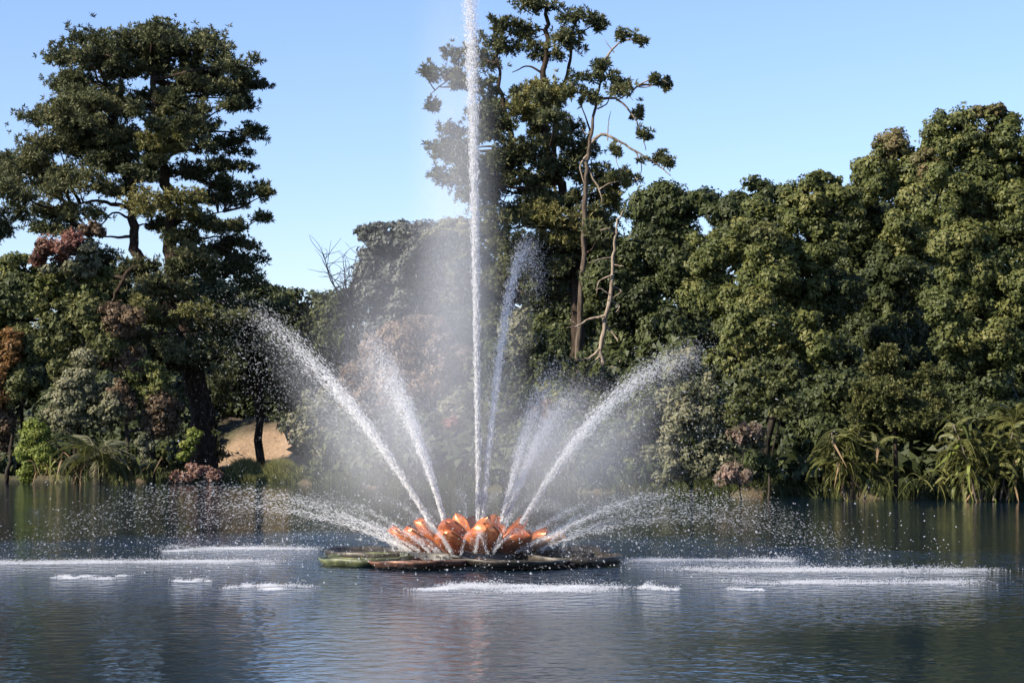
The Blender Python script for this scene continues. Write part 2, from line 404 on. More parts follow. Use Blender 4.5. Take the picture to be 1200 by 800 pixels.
# --- tall pine on the left shore
pine('pine_tree', 'tall broad-crowned pine with twin dark trunks on the sandy slope', 157,
     [([(240, 545), (236, 480), (228, 400), (208, 345), (200, 295), (197, 240), (192, 190), (182, 120), (174, 45)], 1.15, 0.18),
      ([(214, 372, -.3), (172, 330, -.5), (160, 290), (156, 240), (148, 190), (130, 120), (108, 62)], 0.62, 0.12)],
     [(172, 44, 30, 17), (222, 54, 32, 19), (262, 64, 18, 18), (105, 53, 28, 18), (75, 72, 22, 17), (150, 68, 38, 22), (205, 80, 40, 20),
      (245, 94, 30, 14), (92, 96, 36, 18), (286, 99, 18, 11, 1.5, .25), (266, 116, 26, 12, 2, .25), (56, 140, 27, 14), (102, 130, 45, 20, -3, .62), (165, 124, 40, 18),  # tints paint the sunlit left and shaded right into the needle colour
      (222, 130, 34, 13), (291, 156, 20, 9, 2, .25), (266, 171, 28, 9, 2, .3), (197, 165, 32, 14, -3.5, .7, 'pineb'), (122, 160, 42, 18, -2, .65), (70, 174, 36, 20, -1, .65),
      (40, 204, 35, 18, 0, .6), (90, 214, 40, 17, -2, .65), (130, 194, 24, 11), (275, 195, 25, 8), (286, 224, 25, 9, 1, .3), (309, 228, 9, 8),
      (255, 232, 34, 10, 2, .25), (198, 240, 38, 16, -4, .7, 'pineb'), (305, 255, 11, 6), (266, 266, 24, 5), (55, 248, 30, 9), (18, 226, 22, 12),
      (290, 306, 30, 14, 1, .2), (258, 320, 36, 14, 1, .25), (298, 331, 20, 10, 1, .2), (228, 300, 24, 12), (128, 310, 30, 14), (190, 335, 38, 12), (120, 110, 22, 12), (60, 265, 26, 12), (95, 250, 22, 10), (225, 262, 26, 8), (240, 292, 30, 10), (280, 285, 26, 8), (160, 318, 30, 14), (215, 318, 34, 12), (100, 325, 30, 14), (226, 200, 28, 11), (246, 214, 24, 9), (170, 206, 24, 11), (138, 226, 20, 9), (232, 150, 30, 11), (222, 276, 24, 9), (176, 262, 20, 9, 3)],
     [([(156, 246), (130, 238), (108, 236), (84, 242)], .2, .06), ([(160, 276), (138, 278), (118, 277)], .16, .05),
      ([(150, 255), (132, 250), (110, 275)], .12, .03), ([(198, 276), (225, 283), (255, 277), (264, 292)], .13, .03),
      ([(196, 262), (230, 255), (262, 248)], .12, .04), ([(168, 312, -1), (150, 318, -2), (138, 340, -2.5), (131, 362, -2.5)], .22, .1)],
     11, dens=1.1, fill=([(60, 66), (100, 50), (150, 38), (190, 34), (250, 52), (276, 64), (296, 96), (282, 124), (302, 155), (262, 185), (225, 180), (190, 200), (120, 215), (70, 232), (40, 236), (32, 205), (48, 160), (62, 120)], 66, (9, 15)))
# --- pine at the left, mostly out of the picture
pine('pine_tree', 'pine bough reaching in beside the pink-leaved tree', 166,
     [([(-70, 545), (-66, 420), (-62, 300), (-55, 200), (-45, 130)], 0.7, 0.15)],
     [(4, 190, 24, 15), (-30, 200, 40, 22), (8, 222, 20, 12), (-45, 150, 45, 26), (30, 215, 20, 12), (-60, 240, 40, 26), (20, 250, 18, 10), (-10, 265, 22, 14), (-60, 290, 45, 25)],
     [([(-60, 250), (-20, 235), (10, 225)], .18, .05)], 12)
# --- conifer boughs in front of the big trunk, and the next conifer
pine('conifer_tree', 'dark drooping conifer in front of the thick trunk on the sandy slope', 153,
     [([(178, 548), (176, 480), (182, 420), (196, 362)], 0.35, 0.1)],
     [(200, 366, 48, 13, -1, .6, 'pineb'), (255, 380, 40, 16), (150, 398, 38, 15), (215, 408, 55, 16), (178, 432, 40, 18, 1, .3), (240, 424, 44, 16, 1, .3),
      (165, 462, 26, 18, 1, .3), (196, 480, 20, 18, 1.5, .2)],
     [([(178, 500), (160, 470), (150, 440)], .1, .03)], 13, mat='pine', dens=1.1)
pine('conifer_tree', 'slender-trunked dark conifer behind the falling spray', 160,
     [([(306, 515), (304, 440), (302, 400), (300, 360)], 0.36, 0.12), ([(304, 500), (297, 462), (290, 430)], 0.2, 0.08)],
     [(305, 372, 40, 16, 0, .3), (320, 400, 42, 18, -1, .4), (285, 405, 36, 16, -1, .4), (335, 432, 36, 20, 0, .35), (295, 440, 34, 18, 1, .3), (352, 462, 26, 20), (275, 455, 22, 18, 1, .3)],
     [], 14, dens=1.1)
# --- left-hand broadleaves and shrubs
broadleaf('red_leaf_tree', 'pink and red leaved tree below the tall pine', 150,
          [(72, 290, 30, 24, 0, 'red'), (100, 300, 22, 18, 0, 'grey'), (50, 300, 18, 16, 0, 'red'), (105, 275, 20, 16, 1, 'brown'), (80, 315, 30, 14, 0, 'grey')], 21, 'red', 85, leaf=.22, cover=.75)
broadleaf('broadleaf_tree', 'dense green tree at the shore with olive lower boughs', 152,
          [(15, 345, 48, 34, 0, 'dark'), (62, 350, 44, 34), (30, 318, 34, 20), (-10, 380, 40, 36), (92, 368, 34, 32, -1, 'olive'), (50, 395, 44, 32, -1, 'olive'), (110, 340, 30, 26)],
          22, 'broad', 40, leaf=.24)
broadleaf('twiggy_bush', 'brown twiggy bush under the curved dead limb', 149,
          [(140, 372, 28, 26), (122, 398, 26, 26, 0, 'olive'), (150, 420, 30, 26, 1), (172, 450, 34, 30, 1, 'broad'), (150, 470, 26, 26, 0), (190, 490, 30, 34, 1)], 23, 'brown', 150, leaf=.2, cover=.7, cat='bush')
broadleaf('autumn_bush', 'orange-brown bush at the shore beside the lime bush', 150,
          [(8, 412, 30, 28), (-12, 450, 34, 36), (20, 450, 24, 28, 0, 'olive'), (4, 495, 24, 36, 1, 'brown')], 24, 'orange', 5, leaf=.2, cat='bush', cover=.8)
broadleaf('leafy_shrub', 'pale grey-green shrub rising behind the strap-leaved plant', 149,
          [(98, 440, 34, 30), (84, 478, 36, 34), (130, 470, 26, 30), (66, 440, 24, 26, 1, 'olive')], 25, 'grey', 100, leaf=.2, cat='bush')
broadleaf('lime_bush', 'bright lime-green bush at the water edge', 147,
          [(40, 510, 22, 24), (34, 538, 26, 26), (58, 535, 20, 24)], 26, 'lime', 42, leaf=.16, cat='bush', droop=.4, tr=.1)
broadleaf('leafy_shrub', 'small rounded grey-green shrub right of the strap-leaved plant', 147,
          [(168, 520, 13, 16), (170, 542, 16, 18), (155, 545, 10, 14)], 27, 'grey', 168, leaf=.15, cat='bush', tr=.08)
broadleaf('leafy_shrub', 'small yellow-green shrub at the foot of the thick trunk', 148,
          [(222, 522, 11, 11), (228, 512, 9, 9), (216, 536, 8, 8)], 28, 'lime', 222, leaf=.14, cat='bush', tr=.06)
broadleaf('leafy_shrub', 'misty grey-green shrub at the right end of the grass bank', 143,
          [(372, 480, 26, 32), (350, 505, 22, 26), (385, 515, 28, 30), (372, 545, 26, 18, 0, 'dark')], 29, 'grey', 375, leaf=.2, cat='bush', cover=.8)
# --- middle distance
broadleaf('dark_tree', 'dark round tree between the tall pine and the bare tree', 175,
          [(352, 360, 34, 26), (328, 378, 30, 30), (392, 372, 34, 30, 0, 'dark'), (370, 410, 44, 34), (408, 400, 34, 34), (340, 420, 34, 30)], 31, 'dark', 360, leaf=.26)
broadleaf('tall_tree', 'haze-tinted bluish-green tall tree behind the bare tree', 190,
          [(430, 312, 22, 26), (428, 352, 32, 32), (450, 385, 36, 30), (458, 278, 38, 22), (432, 272, 20, 14), (492, 282, 30, 26), (470, 312, 36, 34), (498, 320, 34, 36), (468, 352, 32, 28)], 32, 'blue', 470, leaf=.28)
broadleaf('tall_tree', 'grey-green tall tree behind the main jet', 172,
          [(528, 290, 40, 32), (508, 320, 34, 34), (548, 330, 40, 40), (520, 362, 44, 36), (560, 280, 28, 30), (575, 350, 34, 44)], 33, 'grey', 530, leaf=.26, tint=.55)
broadleaf('autumn_tree', 'brown domed tree behind the left-hand jets', 146,
          [(482, 406, 46, 34), (450, 428, 36, 36), (516, 428, 36, 38), (478, 452, 52, 40), (425, 460, 28, 40), (500, 384, 24, 14, 1, 'olive'), (470, 392, 30, 20)], 34, 'tan', 480, leaf=.17, cover=1.15, sub_scale=.5)
broadleaf('leafy_shrub', 'green shrub mass below the brown domed tree', 138,
          [(470, 508, 44, 40), (430, 520, 36, 40), (510, 520, 40, 40), (540, 490, 30, 36, 0, 'grey'), (530, 498, 9, 12, -2.5, 'red')], 35, 'dark', 470, leaf=.2, cat='bush')
broadleaf('leafy_shrub', 'grey-green shrubs between the main jet and the dead tree', 130,
          [(610, 395, 34, 30, 0, 'grey'), (590, 430, 34, 34), (640, 420, 36, 36), (612, 470, 46, 40), (660, 470, 40, 40, 0, 'broad'), (600, 525, 46, 46), (650, 525, 46, 44), (640, 482, 18, 12, -2, 'brown')], 36, 'dark', 620, leaf=.2, cat='bush')
broadleaf('leafy_shrub', 'dark shrub mass at the shore behind the right-hand jets', 118,
          [(715, 500, 44, 48), (760, 480, 40, 50), (700, 540, 44, 36), (760, 535, 44, 40)], 37, 'dark', 730, leaf=.2, cat='bush')
# --- central pines
pine('pine_tree', 'tall open-crowned pine behind the main jet, its top cut by the frame', 142,
     [([(684, 520), (676, 430), (677, 340), (678, 275), (652, 205), (638, 150), (640, 70), (641, 5)], 0.62, 0.14),
      ([(652, 215), (612, 198), (598, 150), (588, 110), (582, 55)], 0.3, 0.09),
      ([(648, 196, 1), (655, 130, 1.5), (668, 70, 1), (672, 30, 1)], 0.22, 0.07)],
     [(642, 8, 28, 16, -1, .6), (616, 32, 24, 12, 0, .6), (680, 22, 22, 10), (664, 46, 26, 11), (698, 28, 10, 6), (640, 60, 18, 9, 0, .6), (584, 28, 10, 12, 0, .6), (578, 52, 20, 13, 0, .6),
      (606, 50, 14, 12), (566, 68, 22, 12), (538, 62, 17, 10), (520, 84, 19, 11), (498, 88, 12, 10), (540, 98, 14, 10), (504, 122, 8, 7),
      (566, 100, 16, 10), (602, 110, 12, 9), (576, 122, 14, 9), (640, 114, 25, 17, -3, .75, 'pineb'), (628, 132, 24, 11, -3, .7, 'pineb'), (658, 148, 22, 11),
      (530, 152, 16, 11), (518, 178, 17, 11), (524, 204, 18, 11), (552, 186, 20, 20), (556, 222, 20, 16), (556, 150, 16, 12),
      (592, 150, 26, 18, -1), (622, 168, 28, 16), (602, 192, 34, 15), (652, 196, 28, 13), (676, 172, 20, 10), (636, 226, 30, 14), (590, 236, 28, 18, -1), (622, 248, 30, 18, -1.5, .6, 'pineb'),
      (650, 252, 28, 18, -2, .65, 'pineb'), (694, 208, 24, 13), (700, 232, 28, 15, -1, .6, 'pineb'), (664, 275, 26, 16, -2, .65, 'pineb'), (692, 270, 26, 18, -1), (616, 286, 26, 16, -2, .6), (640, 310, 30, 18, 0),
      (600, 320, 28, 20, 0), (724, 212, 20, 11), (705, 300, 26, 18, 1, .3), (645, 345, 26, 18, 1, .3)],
     [([(640, 90), (620, 78), (600, 85)], .1, .03), ([(590, 112), (560, 95), (530, 92), (505, 110)], .12, .03), ([(640, 160), (612, 180), (605, 205)], .14, .04),
      ([(655, 195), (690, 160), (680, 120)], .12, .04)],
     41, dens=.95, fill=([(560, 130), (600, 130), (640, 105), (668, 140), (690, 190), (735, 210), (720, 300), (640, 350), (590, 345), (560, 250), (520, 215), (520, 170)], 60, (9, 16)))
pine('pine_tree', 'sparse half-dead pine with bare arching branches beside the tall open pine', 138,
     [([(672, 520), (678, 400), (684, 280), (686, 215), (691, 170), (697, 130), (703, 100), (706, 72)], 0.25, 0.06)],
     [(690, 92, 18, 9), (716, 96, 20, 11, 0, .4), (730, 104, 12, 9), (706, 78, 12, 6), (676, 108, 12, 8), (730, 43, 8, 7), (747, 47, 8, 4), (770, 97, 8, 5), (783, 100, 5, 5), (750, 132, 7, 9), (756, 160, 7, 8),
      (766, 186, 14, 6), (782, 190, 6, 5), (722, 178, 5, 6), (688, 118, 14, 8), (730, 212, 16, 10, 0, .65, 'pineb'), (742, 206, 12, 8)],
     [([(692, 168), (705, 158), (722, 164), (750, 180), (774, 196), (786, 206)], .13, .03), ([(703, 116), (722, 116), (738, 130), (750, 152), (757, 176)], .1, .03),
      ([(740, 108), (752, 98), (770, 92), (784, 98)], .07, .02), ([(706, 74), (716, 60), (727, 50), (742, 46)], .09, .03), ([(700, 128), (712, 120), (716, 102)], .06, .02),
      ([(690, 180), (680, 195), (686, 220)], .09, .03), ([(695, 150), (688, 158), (682, 150)], .05, .02), ([(712, 165), (713, 145), (716, 130)], .05, .015), ([(728, 168), (722, 185), (726, 200)], .05, .015),
      ([(745, 178), (752, 195), (748, 215)], .05, .015), ([(720, 62), (712, 52), (708, 45)], .04, .012), ([(722, 118), (735, 112), (742, 118)], .05, .015), ([(690, 200), (702, 222), (706, 238)], .09, .03)],
     42, bark='red_bark', dens=.8, blade=.32, limb_bark='dead', spread=.5)
# dead tree
rng = np.random.default_rng(43)
Y = 132; root = thing('dead_tree', 'leafless bleached dead tree with crooked side branches', 'tree', None, foot(706, Y))
g = Geo(); tube(g, [foot(706, Y)] + [W(x, y, Y) for x, y in [(708, 440), (704, 405), (714, 350), (719, 300), (722, 268), (731, 246)]], .22, .04, 8, rng)
child_at(g.build('trunk', MT['dead'], smooth=True), root)
for pts, r in [([(709, 370), (690, 374), (676, 382), (664, 384)], .1), ([(704, 408), (690, 420), (676, 424), (664, 438)], .1), ([(717, 322), (702, 330), (699, 345)], .06),
               ([(720, 302), (705, 303), (690, 308)], .06), ([(718, 335), (728, 342), (712, 352)], .06), ([(715, 352), (726, 358), (722, 366)], .06), ([(710, 382), (722, 395), (724, 400)], .08),
               ([(702, 418), (690, 432), (687, 452)], .07), ([(722, 275), (712, 268), (704, 270)], .04), ([(706, 430), (722, 428), (730, 418)], .09), ([(719, 310), (731, 312)], .04), ([(678, 382), (668, 374)], .04), ([(714, 345), (704, 338), (698, 340)], .04)]:
    g = Geo(); tube(g, [W(x, y, Y - .1 * i + rng.normal() * .2) for i, (x, y) in enumerate(pts)], r, .025, 6, rng); child_at(g.build('branch', MT['dead'], smooth=True), root)
# bare tree
Y = 165; root = thing('bare_tree', 'leafless grey twiggy tree left of the bluish tree', 'tree', None, foot(405, Y))
g = Geo(); tp = [foot(405, Y), W(405, 430, Y), W(408, 370, Y), W(412, 330, Y)]; tube(g, tp, .3, .1, 7, rng); child_at(g.build('trunk', MT['barkg'], smooth=True), root)
for i in range(8):
    g = Geo(); s = W(408 + rng.normal() * 2, 375 - i * 4, Y); e = W(408 + rng.uniform(-34, 34), 335 - rng.uniform(0, 48), Y + rng.normal() * 1.5)
    P = [s, (s + e) / 2 + rng.normal(size=3) * .35, e]; tube(g, P, .09, .025, 5, rng, 4)
    C = curve_pts(P, 6)
    for k in range(9):
        q = C[rng.integers(4, len(C))]; f = q + rng.normal(size=3) * np.array([1.1, .8, .5]) + np.array([0, 0, .9]); tube(g, [q, (q + f) / 2 + rng.normal(size=3) * .12, f], .03, .012, 4, rng, 3)
    child_at(g.build('branch', MT['barkg'], smooth=True), root)

# --- right-hand trees
broadleaf('dark_tree', 'dark dense tree behind the dead tree', 136,
          [(775, 250, 46, 42), (810, 240, 34, 26), (755, 300, 40, 50), (795, 310, 44, 54), (745, 370, 40, 54), (790, 380, 48, 60), (720, 330, 34, 50), (770, 430, 44, 40), (820, 300, 36, 40), (715, 420, 34, 44)], 51, 'dark', 770, leaf=.22, cover=1.0)
broadleaf('dark_tree', 'low dark tree filling the dip in the skyline', 132,
          [(850, 250, 36, 24), (885, 235, 32, 24), (915, 240, 34, 26), (870, 285, 46, 34)], 52, 'dark', 870, leaf=.22)
broadleaf('broadleaf_tree', 'lower green billowing tree with rounded leaf clumps', 112,
          [(900, 262, 44, 32), (850, 300, 40, 38), (945, 245, 42, 40), (905, 320, 44, 46, -1), (838, 350, 38, 40), (880, 375, 46, 42, -2), (940, 330, 40, 46), (820, 300, 26, 28), (930, 400, 46, 38, -2), (860, 410, 40, 34, -1), (960, 210, 18, 14), (985, 235, 30, 30), (900, 275, 30, 18, -2, 'olive'), (960, 290, 40, 40), (975, 350, 40, 44, 1, 'dark'), (965, 260, 34, 34)],
          53, 'broad', 890, leaf=.17, cover=1.1, tr=.35)
broadleaf('broadleaf_tree', 'tree with rusty top behind the two billowing green trees', 120,
          [(1050, 178, 32, 34, 0, 'broadr'), (1020, 215, 34, 40), (1065, 230, 40, 46), (1085, 175, 34, 34), (1075, 280, 40, 50), (1010, 270, 44, 50, 2, 'dark'), (1050, 310, 46, 60, 3, 'dark'), (1000, 350, 44, 60, 3, 'dark'), (1040, 400, 50, 50, 3, 'dark'), (1050, 330, 34, 50, -1, 'dark'), (1035, 390, 36, 40, -1.5, 'dark'), (1060, 270, 30, 40, -1)],  # dark lobes put the shade of the recess into leaf colour
          54, 'broad', 1040, leaf=.18, cover=1.1, tr=.4)
broadleaf('broadleaf_tree', 'tallest billowing green tree on the right-hand shore', 106,
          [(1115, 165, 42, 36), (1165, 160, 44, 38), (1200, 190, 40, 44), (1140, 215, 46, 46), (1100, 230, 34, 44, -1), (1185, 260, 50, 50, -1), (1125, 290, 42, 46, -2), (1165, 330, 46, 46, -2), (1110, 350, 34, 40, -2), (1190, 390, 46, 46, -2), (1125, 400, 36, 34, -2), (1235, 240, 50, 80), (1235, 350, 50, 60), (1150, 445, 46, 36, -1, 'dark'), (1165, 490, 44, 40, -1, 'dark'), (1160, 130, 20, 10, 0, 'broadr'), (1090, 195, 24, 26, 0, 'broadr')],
          55, 'broad', 1160, leaf=.16, cover=1.1, tr=.45)
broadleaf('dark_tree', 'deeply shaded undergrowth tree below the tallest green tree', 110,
          [(1130, 460, 50, 44), (1190, 470, 50, 50), (1060, 500, 50, 50), (1130, 530, 50, 40), (1190, 540, 46, 34), (980, 440, 46, 46), (960, 510, 46, 50), (1010, 545, 44, 30)], 56, 'dark', 1110, leaf=.2)  # dark leaves carry the shade under the tall crown in their colour
broadleaf('leafy_shrub', 'tall misty grey shrub behind the right-hand spray', 105,
          [(800, 440, 30, 34), (790, 490, 32, 40), (830, 480, 30, 44), (815, 535, 36, 34), (850, 530, 28, 30), (775, 540, 26, 30)], 57, 'grey', 810, leaf=.15, cat='bush', cover=.85, tint=.55, tr=.12)
broadleaf('leafy_shrub', 'olive shrub beside the misty grey shrub', 104,
          [(885, 448, 32, 28), (910, 470, 34, 30), (870, 480, 26, 26), (925, 440, 24, 22)], 58, 'olive', 895, leaf=.15, cat='bush', cover=.8, tint=.3, tr=.12)
broadleaf('flowering_shrub', 'low shrub with pale pinkish blooms at the water edge', 101,
          [(880, 512, 22, 20, 0, 'grey'), (876, 508, 20, 14, -1.2, 'flower'), (862, 552, 24, 14, -.5, 'dark'), (862, 556, 26, 12, -1.0, 'flower'), (890, 548, 24, 18, 0, 'dark')], 59, 'grey', 875, leaf=.13, cat='bush', cover=.7, tr=.08, sub_scale=.5)
pine('conifer_shrub', 'olive feathery conifer leaning over the strap-leaved plant', 101,
     [([(1050, 570), (1048, 500), (1046, 450), (1042, 402)], 0.14, 0.03)],
     [(1042, 412, 12, 10), (1040, 432, 22, 9), (1058, 450, 30, 9), (1030, 458, 26, 9), (1078, 470, 32, 9), (1040, 476, 34, 9), (1015, 480, 22, 9), (1070, 492, 36, 10), (1035, 500, 34, 10), (1085, 440, 18, 7)],
     [], 60, mat='olive', dens=2.2, blade=.2, cat='bush', spread=.4)

broadleaf('dark_tree', 'dark tree filling the view behind the twin pine trunks', 182,
          [(130, 345, 44, 34), (190, 356, 48, 34), (250, 352, 46, 30), (300, 362, 40, 30), (110, 390, 46, 40), (180, 400, 50, 40), (250, 400, 50, 40), (310, 405, 44, 40)], 61, 'dark', 200, leaf=.34)
broadleaf('dark_tree', 'dark tree seen between the main jet and the sparse half-dead pine', 165,
          [(560, 335, 44, 44), (610, 320, 44, 40), (650, 340, 44, 46), (580, 390, 46, 44), (640, 395, 46, 44), (690, 360, 40, 54), (545, 420, 40, 40), (700, 300, 36, 36)], 62, 'dark', 620, leaf=.3)
broadleaf('dark_tree', 'dark tree in the deep recess behind the rusty-topped tree', 132,
          [(985, 270, 44, 44), (1040, 280, 50, 60), (1000, 340, 50, 60), (1060, 370, 50, 60), (970, 390, 44, 54), (1090, 300, 44, 60), (1020, 440, 50, 54), (1090, 440, 50, 50), (1150, 260, 50, 60), (1180, 360, 50, 60)], 63, 'dark', 1030, leaf=.3)
# woods closing the view behind
rng = np.random.default_rng(70)
for i, (px, top, Y) in enumerate([(-40, 380, 205), (60, 385, 210), (150, 395, 212), (240, 390, 215), (320, 395, 215), (400, 385, 218), (490, 380, 215), (580, 375, 210), (660, 360, 200), (740, 340, 190), (830, 330, 180), (930, 320, 170), (1040, 330, 165), (1150, 320, 160), (1250, 320, 160)]):
    lob = [(px + dx + rng.normal() * 6, top + dy + rng.normal() * 8, 46, 44) for dx, dy in ((0, 40), (-40, 70), (40, 70), (0, 110), (-42, 140), (42, 140))]
    broadleaf('woodland_tree', 'dark background tree of the wood closing the view behind the shore', Y, lob, 700 + i, 'dark', px, leaf=.5, cover=.45, group='background trees of the wood')

# ------------------------------------------------------------------ strap-leaved plants, fronds, grass
def strap_mesh(name, mat, length, width, arch, seed):
    """one long arching leaf along +X from the origin"""
    rng = np.random.default_rng(seed); n = 9; g = Geo()
    s = np.linspace(0, 1, n)
    x = length * (0.75 * s - 0.42 * arch * s ** 2); z = length * (0.62 * s - (0.75 + 0.6 * arch) * s ** 2)
    wd = width * np.sin(math.pi * np.clip(s * 0.9 + 0.1, 0, 1)) ** 0.7 * (1 - .25 * s); wd[-1] = 0.004
    V = np.stack([np.stack([x, -wd, z + wd * .3], -1), np.stack([x, 0 * s, z], -1), np.stack([x, wd, z + wd * .3], -1)], 1).reshape(-1, 3)
    F = []
    for i in range(n - 1):
        for j in (0, 1): F.append((i * 3 + j, i * 3 + j + 1, i * 3 + j + 4, i * 3 + j + 3))
    me = mesh_np(name, V, F, mat, None, np.repeat(np.clip(.45 + .35 * s + rng.normal() * .15, 0, 1), 3))
    d = me.data; bpy.data.objects.remove(me); return d
def strap_plant(name, label, px, py, Y, n, length, width, mats, seed, spread=1.0, lift=0.0, cat='plant', stems=None, dry=0.25):
    rng = np.random.default_rng(seed)
    base = W(px, py, Y); base[2] = max(float(ground_z(base[0], Y)), 0.02) if stems is None else base[2]
    root = thing(name, label, cat, None, base)
    lib = [strap_mesh('leaf', MT[mats[i % len(mats)]], length * rng.uniform(.8, 1.2), width * rng.uniform(.8, 1.2), rng.uniform(.5, 1.3), seed * 10 + i) for i in range(8)]
    for i in range(n):
        o = link('leaf', lib[rng.integers(len(lib))], root)
        a = rng.uniform(0, 2 * math.pi)
        o.location = (rng.normal() * .25 * spread, rng.normal() * .2, lift + rng.uniform(0, .5) * length)
        o.rotation_euler = (rng.normal() * .3, rng.normal() * .35 - .15, a)
        s = rng.uniform(.7, 1.15); o.scale = (s, s, s)
    return root
def pinnate_mesh(name, mat, length, seed, leaflet=.5):
    """an arching palm frond: rib with drooping leaflets"""
    rng = np.random.default_rng(seed); g = Geo()
    s = np.linspace(0, 1, 26); x = length * (s - .22 * s ** 2); z = length * (.62 * s - .95 * s ** 2.1)
    P = np.stack([x, 0 * s, z], -1); tube(g, P[::5], .035, .008, 4, None, 2, t=.7)
    for i in range(2, 26):
        for sd in (-1, 1):
            for _ in range(2):
                l = leaflet * math.sin(math.pi * min(1, .12 + .86 * s[i])) * rng.uniform(.8, 1.15) * length / 2.2
                d = unit(np.array([.55, sd * .8, -.35 - .3 * rng.random()])); q = P[i] + np.array([rng.normal() * .02, 0, 0])
                sw = np.array([.045, 0, .01]); g.add([q - sw, q + d * l * .5 + sw * .4, q + d * l, q + d * l * .5 - sw * 1.4], [(0, 1, 2, 3)], np.clip(.5 + rng.normal() * .2, 0, 1))
    o = g.build(name, mat); d = o.data; bpy.data.objects.remove(o); return d
def palm(name, label, px, py, Y, n, length, mats, seed, ztop, trunk_r=.25):
    rng = np.random.default_rng(seed); base = foot(px, Y); root = thing(name, label, 'palm', None, base)
    top = np.array([0, 0, ztop]); g = Geo(); tube(g, [(0, 0, 0), top * .5 + np.array([.1, 0, 0]), top], trunk_r, trunk_r * .8, 9, rng); g.build('trunk', MT['bark2'], root)
    lib = [pinnate_mesh('frond', MT[mats[i % len(mats)]], length * rng.uniform(.85, 1.15), seed * 10 + i) for i in range(5)]
    for i in range(n):
        o = link('frond', lib[i % 5], root); el = rng.uniform(-.55, .75)
        o.location = top + rng.normal(size=3) * .1; o.rotation_euler = (rng.normal() * .15, -el, i * 2.4 + rng.normal() * .3); s = rng.uniform(.75, 1.1); o.scale = (s, s, s)
    return root
palm('stout_palm', 'squat palm with drooping grey-green fronds beside the lime bush', 114, 520, 144.9, 44, 4.0, ['frond', 'grey', 'frond'], 81, 3.3, .4)
strap_plant('flax_clump', 'dry tan flax clump hanging to the water under the squat palm', 92, 556, 145.4, 100, 2.2, .075, ['frondd', 'frond', 'frond'], 82, 6, .6)
strap_plant('flax_clump', 'green-tan flax clump between squat palm and small rounded shrub', 142, 552, 145.4, 100, 2.2, .075, ['frond', 'frond', 'frondd'], 83, 6, .6)
broadleaf('flax_clump', 'low pinkish dry clump at the left end of the grass bank', 146.6, [(212, 557, 20, 8), (234, 552, 20, 11), (250, 556, 14, 9)], 84, 'pinkf', 230, leaf=.15, cat='plant', trunk=False, droop=.5)
def hanging_plant(name, label, px, Y, half, top, n, length, width, mats, seed):
    """several leaning stems carrying long hanging strap leaves"""
    rng = np.random.default_rng(seed); base = foot(px, Y); base[2] = max(base[2], .05); root = thing(name, label, 'plant', None, base)
    lib = [strap_mesh('leaf', MT[mats[i % len(mats)]], length * rng.uniform(.75, 1.2), width * rng.uniform(.75, 1.25), rng.uniform(.6, 1.5), seed * 10 + i) for i in range(10)]
    lib += [pinnate_mesh('leaf', MT[['frond', 'olive', 'frond'][i % 3]], 1.7 * rng.uniform(.8, 1.2), seed * 20 + i, .42) for i in range(10)]
    tips = []
    for i in range(9):
        e = np.array([rng.uniform(-half, half) * .8, rng.normal() * .5, top * rng.uniform(.45, .92)]); st = np.array([e[0] * .4, e[1] * .4, 0]); g = Geo()
        tube(g, [st, (st + e) / 2 + rng.normal(size=3) * .1, e], .06, .035, 6, rng, 3); g.build('stem', MT['barkg'], root); tips.append((st, e))
    for i in range(n):
        st, e = tips[i % 9]; o = link('leaf', lib[rng.integers(10, 20) if rng.random() < .72 else rng.integers(10)], root); o.location = st + (e - st) * rng.uniform(.35, 1.0) + rng.normal(size=3) * .08
        o.rotation_euler = (rng.normal() * .35, rng.normal() * .4 - .1, rng.uniform(0, 2 * math.pi)); q = rng.uniform(.6, 1.15); o.scale = (q, q, q)
hanging_plant('strap_leaf_plant', 'tall drooping yellow-green strap-leaved plant below the olive feathery conifer', 1000, 100, 2.2, 4.3, 280, 1.9, .10, ['frond', 'olive', 'frond', 'frond', 'frondd'], 85)
hanging_plant('strap_leaf_plant', 'tall broad-leaved yellow-green strap plant at the shore beside the shaded undergrowth', 1160, 98, 2.3, 4.2, 260, 1.9, .12, ['frond', 'olive', 'frond', 'lime', 'frondd'], 86)
strap_plant('flax_clump', 'small strap plant in the shade between the two larger strap plants', 1110, 560, 99, 46, 1.9, .10, ['frond', 'olive'], 87, 4, .5)
palm('stout_palm', 'dark palm standing in shade above the broad-leaved strap plant', 1190, 500, 100, 22, 2.6, ['frond', 'olive'], 88, 3.6, .2)

rng = np.random.default_rng(90)
n = 14000; x = rng.uniform(-21.5, -14.8, n); y = bank_y(x) + rng.uniform(-.6, 3.2, n); z = ground_z(x, y) - .05; z = np.maximum(z, -.1)
hgt = rng.uniform(.35, .95, n) * (1 + .35 * np.sin(x * 2.1)); d = np.stack([rng.normal(size=n) * .35, rng.normal(size=n) * .3, np.ones(n)], -1) * hgt[:, None]
p = np.stack([x, y, z], -1); sw = np.stack([np.full(n, .03), 0 * x, 0 * x], -1)
V = np.stack([p - sw, p + sw, p + d * .6 + sw * .7, p + d], 1).reshape(-1, 3)
gr = mesh_np('bank_grass', V, np.arange(4 * n).reshape(-1, 4), MT['grass'], None, np.repeat(np.clip(.5 + rng.normal(size=n) * .25, 0, 1), 4))
tag(gr, 'strip of olive grass along the sunlit bank', 'grass', None, 'stuff')
n = 16000; x = rng.uniform(-34, 30, n); y = bank_y(x) + rng.uniform(-.8, 1.5, n); z = np.maximum(ground_z(x, y), -.05)
